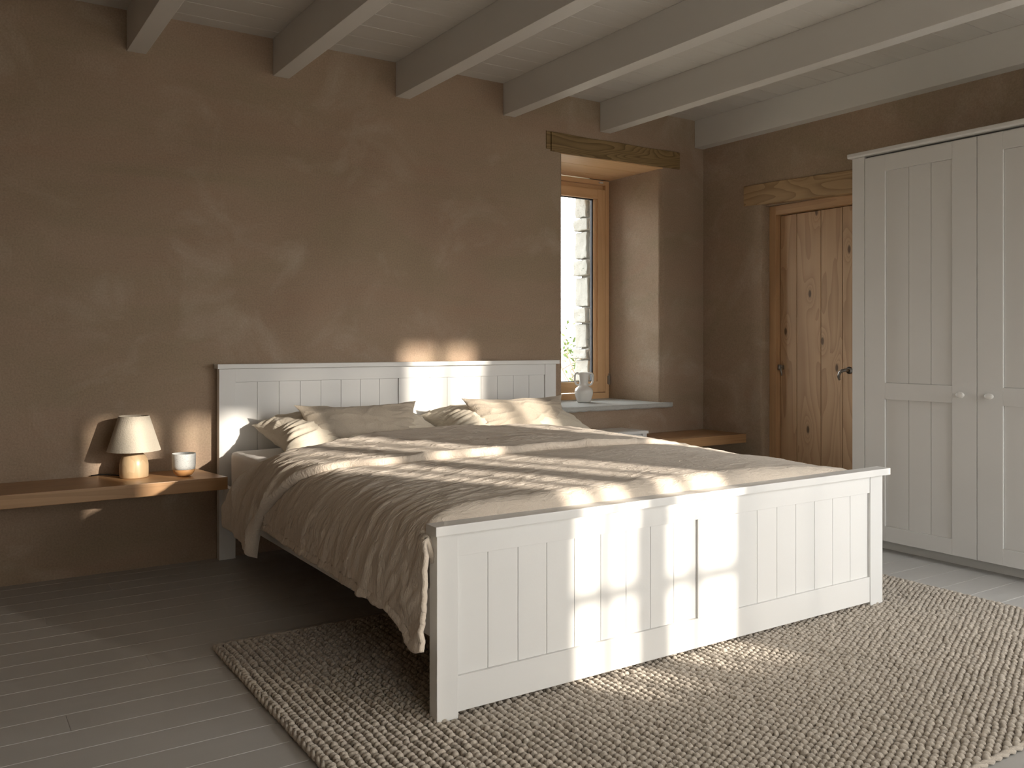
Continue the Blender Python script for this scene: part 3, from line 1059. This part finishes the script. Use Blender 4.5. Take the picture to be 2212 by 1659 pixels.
duvet = empty('duvet', (2.2, -1.4, 0.6), 'sand beige crumpled duvet spread over the bed, hanging down its left side', 'duvet')
ns, ny = 420, 360
P = np.zeros((ns, ny, 3))
ys_ = np.linspace(0, 1, ny)
yend = -2.279
for i in range(ns):
    a = i / (ns - 1)
    for j in range(ny):
        b = ys_[j]
        # hem height on the left side changes along the bed
        y_guess = -0.62 + (yend + 0.62) * b
        hemz = np.interp(-y_guess, [0.6, 0.83, 1.1, 1.5, 1.9, 2.12, 2.2, 2.245, 2.28], [0.33, 0.335, 0.335, 0.328, 0.315, 0.295, 0.255, 0.222, 0.230]) + 0.006 * nz(y_guess * 9, 1.0) + 0.004 * nz(y_guess * 31, 4.0)
        s0 = np.interp(hemz, pz_[:300], ss[:300])
        s = s0 + (STOT - 0.03 - s0) * a
        y0 = float(yhead(s)) - 0.035
        y = y0 + (yend - y0) * b
        x, z, nx_, nz2 = pf(s)
        w = wrinkle(s, y, x, z)
        if x > 2.2: w += 0.006 * nz(y * 6, s * 3, 1) * min(1, (x - 2.2) / 0.3)
        # bulging lower corner beside the footboard
        side = min(1, max(0, (0.50 - z) / 0.2)) if x < 1.3 else 0
        cor = math.exp(-((y + 2.215) / 0.05) ** 2) * side
        w += 0.016 * cor * (0.5 + 0.9 * nz(z * 28, 5.5))
        y_ext = 0.064 * min(1, max(0, (0.545 - z) / 0.05)) * b ** 6 if x < 1.18 else 0.0
        roll = max(0.0, min(1.0, (-2.240 - y) / 0.038)) if x > 1.15 else 0.0
        z -= 0.060 * (1 - math.sqrt(max(0.0, 1 - roll * roll)))
        # dip at the foot end
        foot = max(0, min(1, (y + 2.276) / 0.06))
        
        w -= 0.032 * max(0.0, min(1.0, (-1.9 - y) / 0.35)) ** 1.5 * (min(1, max(0, (0.54 - z) / 0.12)) if x < 1.3 else 0)
        # gentle swell of the top
        
        # hem line thickening
        lip = (s - s0)
        w += 0.005 * math.exp(-(lip / 0.010) ** 2) - 0.003 * math.exp(-((lip - 0.028) / 0.006) ** 2)
        P[i, j] = (x + nx_ * w, y - y_ext, z + nz2 * w)
dv = grid_mesh('cover', P, M['duvet'], duvet)
so = dv.modifiers.new('thick', 'SOLIDIFY'); so.thickness = 0.016; so.offset = -1 if False else -1
# folded back top edge
nb, nt_ = 460, 90
Pb = np.zeros((nb, nt_, 3))
sb0 = float(np.interp(0.262, pz_[:300], ss[:300]))
for i in range(nb):
    a = i / (nb - 1)
    s = sb0 + (STOT - 0.05 - sb0) * a
    x, z, nx_, nz2 = pf(s)
    ya, yb = float(yhead(s)), float(yhem(s))
    ya += 0.018 * nz(s * 4, 2.2) + 0.006 * nz(s * 14, 3.2)
    yb += 0.022 * nz(s * 3, 7.2) + 0.008 * nz(s * 12, 8.2)
    side = 1.0 if x < 1.13 else max(0.0, 1 - (x - 1.13) / 0.12)
    for j in range(nt_):
        # go once round the flattened loop: top from head edge to hem, then back beneath
        q = j / nt_
        if q < 0.72:
            t_ = q / 0.72
            up = 1.0
        else:
            t_ = 1 - (q - 0.72) / 0.28
            up = -1.0
        y = ya + (yb - ya) * t_
        dh, dm = t_ * abs(yb - ya), (1 - t_) * abs(yb - ya)
        edge_h = min(1, dh / 0.05); edge_m = min(1, dm / 0.018)
        rh = math.sqrt(max(0, 1 - (1 - edge_h) ** 2)); rm = math.sqrt(max(0, 1 - (1 - edge_m) ** 2))
        if up > 0:
            th = 0.020 + 0.022 * rh * rm + 0.010 * math.exp(-(dh / 0.12) ** 2) * rh
            th += rh * rm * (0.006 * nz(x * 3.0 + s * 0.5, y * 6.0, 20) + 0.0045 * ridge(x * 5 + y * 3.5 + z * 4, y * 5.0, 22, 4) * 1.0 + 0.0025 * ridge(x * 14 + y * 8 + z * 13, y * 9, 25, 4))
            th *= 1.0 - 0.35 * max(0, min(1, (x - 2.6) / 0.5))
            th -= 0.0045 * math.exp(-((dm - 0.050) / 0.005) ** 2)
            th += side * rh * rm * (0.010 + 0.014 * nz(y * 8, z * 3, 3) + 0.010 * ridge(y * 9 + z * 2.5, z * 2.5, 31, 5) + 0.005 * ridge(y * 22 + z * 4, z * 6, 33, 5))
            th += 0.006 * rh * rm * ridge(y * 9 + x * 2.0, x * 2.5 + z * 2, 37, 5)
        else:
            th = 0.012 + 0.008 * (1 - rh * rm)
        # close the hanging end into a rounded lip
        endr = min(1, (s - sb0) / 0.02)
        if up > 0: th = 0.014 + (th - 0.014) * math.sqrt(max(0.0, 1 - (1 - endr) ** 2)) if endr < 1 else th
        bz = 0.0
        dropz = 0.0
        if side > 0.5:
            # the hem corner hangs lowest
            low = max(0, (0.36 - z) / 0.1)
            dropz = -0.055 * low * max(0, t_ - 0.45) / 0.55 + 0.02 * low * (1 - t_) ** 2
        Pb[i, j] = (x + nx_ * th, y, z + bz + nz2 * th + dropz)
fb = grid_mesh('folded_edge', Pb, M['duvet'], duvet, closed_v=True)
bmf = bmesh.new(); bmf.from_mesh(fb.data)
bmesh.ops.holes_fill(bmf, edges=[e for e in bmf.edges if e.is_boundary], sides=0)
bmesh.ops.recalc_face_normals(bmf, faces=bmf.faces)
bmf.to_mesh(fb.data); bmf.free()
fb.data.polygons.foreach_set('use_smooth', [True] * len(fb.data.polygons))


# ------------------------------------------------------------------ pillows
def pillow(label, mat, cx, cy, cz, w, h, t, tilt, roll=0.0, yaw=0.0, seed=0.0, group=None, kind_sharp=1.0):
    nu, nv = 110, 70
    verts, faces = [], []

    def surf(u, v, sg):
        pin = 0.15 * kind_sharp
        X = w / 2 * u * (1 - pin * (1 - abs(v) ** 2.0)) + 0.004 * nz(v * 4 + seed, u * 2, 4)
        V = h / 2 * v * (1 - pin * 1.1 * (1 - abs(u) ** 3.0)) + 0.006 * nz(u * 4 + seed, v * 2, 9)
        e = max(0, (1 - u ** 4)) ** 0.62 * max(0, (1 - abs(v) ** 2.4)) ** 0.55
        T = t * e
        # puckers running in from the ends and corners
        ed = abs(u) ** 3
        pk = 0.020 * ed * ridge(v * 3.6 + seed, u * 1.0 + seed, 3.3, 3) + 0.012 * ed * nz(v * 7 + seed, u * 2.5, 5)
        pk += 0.010 * nz(u * 1.6 + seed, v * 1.5, 7) + 0.007 * ridge(u * 2.2 + v * 1.5 + seed, v * 2.4 - u, 8.8, 4)
        T += pk * min(1, e * 2.2)
        return X, sg * T, V
    for sg in (-1, 1):
        for i in range(nu + 1):
            for j in range(nv + 1):
                u = math.sin((i / nu - 0.5) * PI * 0.999)
                v = math.sin((j / nv - 0.5) * PI * 0.999)
                verts.append(surf(u, v, sg))
    off = (nu + 1) * (nv + 1)
    for sg in range(2):
        for i in range(nu):
            for j in range(nv):
                a = sg * off + i * (nv + 1) + j
                q_ = (a, a + nv + 1, a + nv + 2, a + 1)
                faces.append(q_ if sg == 0 else q_[::-1])
    m_ = bpy.data.meshes.new('pillow')
    m_.from_pydata(verts, [], faces)
    b_ = bmesh.new(); b_.from_mesh(m_)
    bmesh.ops.remove_doubles(b_, verts=b_.verts, dist=0.0006)
    bmesh.ops.recalc_face_normals(b_, faces=b_.faces)
    b_.to_mesh(m_); b_.free()
    o = link_mesh('pillow', m_, mat, None, True)
    o.location = (cx, cy, cz)
    # local z = pillow height; tilt leans its top back (+y)
    o.rotation_euler = (Matrix.Rotation(yaw, 3, 'Z') @ Matrix.Rotation(-tilt, 3, 'X') @ Matrix.Rotation(roll, 3, 'Y')).to_euler()
    # piped seam
    tag(o, label, 'pillow', group)
    return o


R = math.radians
pillow('cream cotton pillow lying against the headboard at the far left', M['pillow'], 1.780, -0.315, 0.622, 0.92, 0.45, 0.108, R(77), R(0), R(3), 1.0, 'cream pillows lying behind', 0.7)
pillow('cream cotton pillow lying against the right half of the headboard', M['pillow'], 2.715, -0.315, 0.624, 0.90, 0.45, 0.108, R(77), R(0), R(-3), 4.0, 'cream pillows lying behind', 0.7)
pillow('taupe textured pillow standing in front, left one of the pair', M['pillow_tex'], 1.785, -0.420, 0.660, 0.67, 0.285, 0.062, R(34), R(0), R(1), 2.3, 'textured pillows standing in front')
pillow('sand textured pillow standing in front on the right, partly in sunlight', M['pillow_tex'], 2.735, -0.420, 0.660, 0.68, 0.290, 0.062, R(34), R(0), R(-1), 7.1, 'textured pillows standing in front')

# ------------------------------------------------------------------ bedside cabinet (right of the bed)
ns_ = empty('bedside_cabinet', (3.57, -0.17, 0), 'small white bedside cabinet between the bed and the corner shelf', 'cabinet')
MB().box(3.335, 3.802, -0.296, -0.030, 0.505, 0.522, 0.002).build('top', WB, ns_)
b_ = MB()
b_.box(3.345, 3.792, -0.270, -0.035, 0.10, 0.5045, 0.0015)
b_.build('body', WB, ns_)
for x0 in (3.345, 3.757):
    MB().box(x0, x0 + 0.035, -0.290, -0.2705, 0.0, 0.5045, 0.0015).build('leg', WB, ns_)
    MB().box(x0, x0 + 0.035, -0.070, -0.035, 0.0, 0.0995, 0.0015).build('leg', WB, ns_)
dr = MB().box(3.382, 3.755, -0.286, -0.2705, 0.33, 0.498, 0.002).build('drawer', WB, ns_)
kn = MB().lathe([(0.0, 0.0), (0.008, 0.0), (0.007, 0.012), (0.014, 0.02), (0.012, 0.028), (0, 0.030)], 0, 0, 20).build('knob', M['ceramic'], None, True)
kn.matrix_world = Matrix.Translation((3.568, -0.286, 0.415)) @ Matrix.Rotation(PI / 2, 4, 'X')
kn.parent = dr; kn.matrix_parent_inverse = Matrix.Translation(-ns_.location)
kn.matrix_parent_inverse = Matrix.Identity(4)
kn.location = (3.568, -0.286, 0.415)

# ------------------------------------------------------------------ wardrobe
wd = empty('wardrobe', (4.33, -2.25, 0), 'tall white two-door wardrobe with beadboard panels against the right wall', 'wardrobe')
WW = M['white']
WXF = 4.087
for ya, yb in ((-1.657, -1.584), (-2.925, -2.852)):
    MB().box(WXF, 4.585, ya + 0.0005, yb, 0.0, 2.066, 0.002).build('side_panel', WW, wd)
MB().box(4.112, 4.585, -2.851, -1.6575, 0.066, 2.064, 0.001).build('body', WW, wd)
MB().box(4.170, 4.187, -2.851, -1.6575, 0.0, 0.0655, 0.001).build('plinth', WW, wd)
MB().prism([(4.072, 2.0675), (4.067, 2.074), (4.067, 2.0885), (4.070, 2.0915), (4.588, 2.0915), (4.588, 2.0675)], 'y', -2.945, -1.566, 0.0012).build('crown', WW, wd)


def wdoor(ya, yb, ia, ib, beads, knob_y):
    d_ = empty_part('door', (WXF, (ya + yb) / 2, 1.0), wd)
    f_ = MB()
    X0, X1 = WXF, WXF + 0.022
    f_.box(X0, X1, ia, ya, 0.060, 2.055, 0.0015)
    f_.box(X0, X1, yb, ib, 0.060, 2.055, 0.0015)
    for za, zb in ((0.060, 0.136), (0.793, 0.877), (1.973, 2.055)):
        f_.box(X0 + 0.0003, X1, ib + 0.0002, ia - 0.0002, za, zb, 0.0012)
    # beadboard, set back
    for za, zb in ((0.1365, 0.7925), (0.8775, 1.9725)):
        for a2, b2 in zip(beads[:-1], beads[1:]):
            f_.box(X0 + 0.011, X1 - 0.002, b2 + 0.0012, a2 - 0.0012, za, zb, 0.0015)
        f_.box(X0 + 0.015, X1 - 0.001, ib, ia, za, zb)
    return f_, d_


def empty_part(name, loc, parent):
    return None


def door_obj(ya, yb, ia, ib, beads, knob_y, kz):
    f_, _ = wdoor(ya, yb, ia, ib, beads, knob_y)
    d_ = f_.build('door', WW, wd)
    k_ = MB()
    t_ = bmesh.new()
    # an oval porcelain knob on a short stem
    k_.lathe([(0.0, 0.0), (0.009, 0.0), (0.0075, 0.004), (0.007, 0.010), (0.010, 0.014), (0.0165, 0.019), (0.0175, 0.024), (0.0135, 0.029), (0.0, 0.031)], 0, 0, 32)
    for v in k_.bm.verts:
        p = v.co.copy()
        v.co = Vector((WXF - p.z, knob_y + p.x * (1.25 if p.z > 0.012 else 1), kz + p.y * (0.85 if p.z > 0.012 else 1)))
    t_.free()
    m_ = bpy.data.meshes.new('knob')
    bmesh.ops.recalc_face_normals(k_.bm, faces=k_.bm.faces)
    k_.bm.to_mesh(m_); k_.bm.free()
    ko = link_mesh('knob', m_, M['ceramic'], None, True)
    ko.parent = d_
    return d_


door_obj(-1.660, -2.2525, -1.775, -2.133, [-1.775, -1.902, -2.020, -2.133], -2.185, 0.835)
door_obj(-2.2555, -2.849, -2.374, -2.732, [-2.374, -2.495, -2.613, -2.732], -2.322, 0.835)

# ------------------------------------------------------------------ rug of thick wool loops
RX0, RX1, RY0, RY1 = 0.815, 3.640, -3.290, -1.335
rug = empty('rug', (2.2, -2.3, 0), 'chunky hand-woven oatmeal wool rug under the foot of the bed', 'rug')
MB().box(RX0 + 0.012, RX1 - 0.012, RY0 + 0.012, RY1 - 0.012, 0.0005, 0.007, 0.002).build('backing', M['rug'], rug)
rng = np.random.default_rng(3)
PX, PY = 0.0245, 0.0200
nx_c = int((RX1 - RX0) / PX); ny_c = int((RY1 - RY0) / PY)
# unit loop: rounded lump, 7 rings x 10
nr, na = 6, 10
unit = [(0, 0, 1.0)]
for i in range(1, nr):
    th = PI * 0.78 * i / (nr - 1)
    for k in range(na):
        ph = 2 * PI * k / na
        unit.append((math.sin(th) * math.cos(ph), math.sin(th) * math.sin(ph), math.cos(th)))
unit = np.array(unit)
uf = []
for k in range(na): uf.append((0, 1 + k, 1 + (k + 1) % na))
for i in range(nr - 2):
    for k in range(na):
        a = 1 + i * na + k; b = 1 + i * na + (k + 1) % na
        uf.append((a, a + na, b + na, b))
cells = []
for i in range(nx_c):
    for j in range(ny_c):
        x = RX0 + (i + 0.5) * (RX1 - RX0) / nx_c
        y = RY0 + (j + 0.5 + 0.5 * (i % 2)) * (RY1 - RY0) / ny_c
        if y > RY1 - 0.006: continue
        wob = 0.006 * nz(y * 3.0, 4.0) + 0.004 * nz(x * 7, y * 7, 2)
        cells.append((x + wob + rng.normal(0, 0.0012), y + 0.004 * nz(x * 5, y * 5, 8) + rng.normal(0, 0.0012), 0))
cells = np.array(cells)
nC = len(cells)
a_sz = 0.0130 * (1 + rng.normal(0, 0.08, nC))
b_sz = 0.0104 * (1 + rng.normal(0, 0.10, nC))
c_sz = 0.0128 * (1 + rng.normal(0, 0.12, nC))
ang = rng.normal(0, 0.35, nC) + 0.35
tl = rng.normal(0.30, 0.16, nC)
U = unit[None] * np.stack([a_sz, b_sz, c_sz], 1)[:, None]
ct, st = np.cos(tl)[:, None], np.sin(tl)[:, None]
yv = U[..., 1] * ct + U[..., 2] * st; zv = -U[..., 1] * st + U[..., 2] * ct
ca, sa = np.cos(ang)[:, None], np.sin(ang)[:, None]
xv = U[..., 0] * ca - yv * sa; yv = U[..., 0] * sa + yv * ca
V = np.stack([xv + cells[:, 0:1], yv + cells[:, 1:2], np.maximum(zv + 0.0095, 0.0015)], -1)
nuv = len(unit)
tri = np.array([f_ for f_ in uf if len(f_) == 3]); quad = np.array([f_ for f_ in uf if len(f_) == 4])
offs = (np.arange(nC) * nuv)[:, None, None]
tri_all = (tri[None] + offs).reshape(-1, 3); quad_all = (quad[None] + offs).reshape(-1, 4)
m_ = bpy.data.meshes.new('loops')
m_.vertices.add(nC * nuv)
m_.vertices.foreach_set('co', V.reshape(-1).astype(np.float32))
loops = np.concatenate([tri_all.reshape(-1), quad_all.reshape(-1)])
m_.loops.add(len(loops))
m_.loops.foreach_set('vertex_index', loops.astype(np.int32))
nf = len(tri_all) + len(quad_all)
m_.polygons.add(nf)
ls = np.concatenate([np.arange(len(tri_all)) * 3, len(tri_all) * 3 + np.arange(len(quad_all)) * 4]).astype(np.int32)
m_.polygons.foreach_set('loop_start', ls)
m_.update(calc_edges=True)
m_.validate()
lp = link_mesh('loops', m_, M['rug'], rug, True)
lp['kind'] = 'stuff'
# braided border
bd = MB()
per = [(RX0, RY0), (RX1, RY0), (RX1, RY1), (RX0, RY1), (RX0, RY0)]
for (xa, ya), (xb, yb) in zip(per[:-1], per[1:]):
    L = math.hypot(xb - xa, yb - ya)
    n_ = int(L / 0.008)
    for ph in (0, PI):
        pts = []
        for k in range(n_ + 1):
            u = k / n_
            o1 = 0.0050 * math.sin(u * L / 0.011 + ph); o2 = 0.0035 * math.cos(u * L / 0.011 + ph)
            X_, Y_ = xa + (xb - xa) * u, ya + (yb - ya) * u
            ex, ey = (yb - ya) / L, -(xb - xa) / L
            wv = 0.003 * nz(X_ * 5, Y_ * 5, 3)
            pts.append((X_ + ex * (o1 + wv), Y_ + ey * (o1 + wv), 0.0100 + o2))
        bd.tube(pts, 0.0062, 6)
bd.build('border', M['rug'], rug, True)
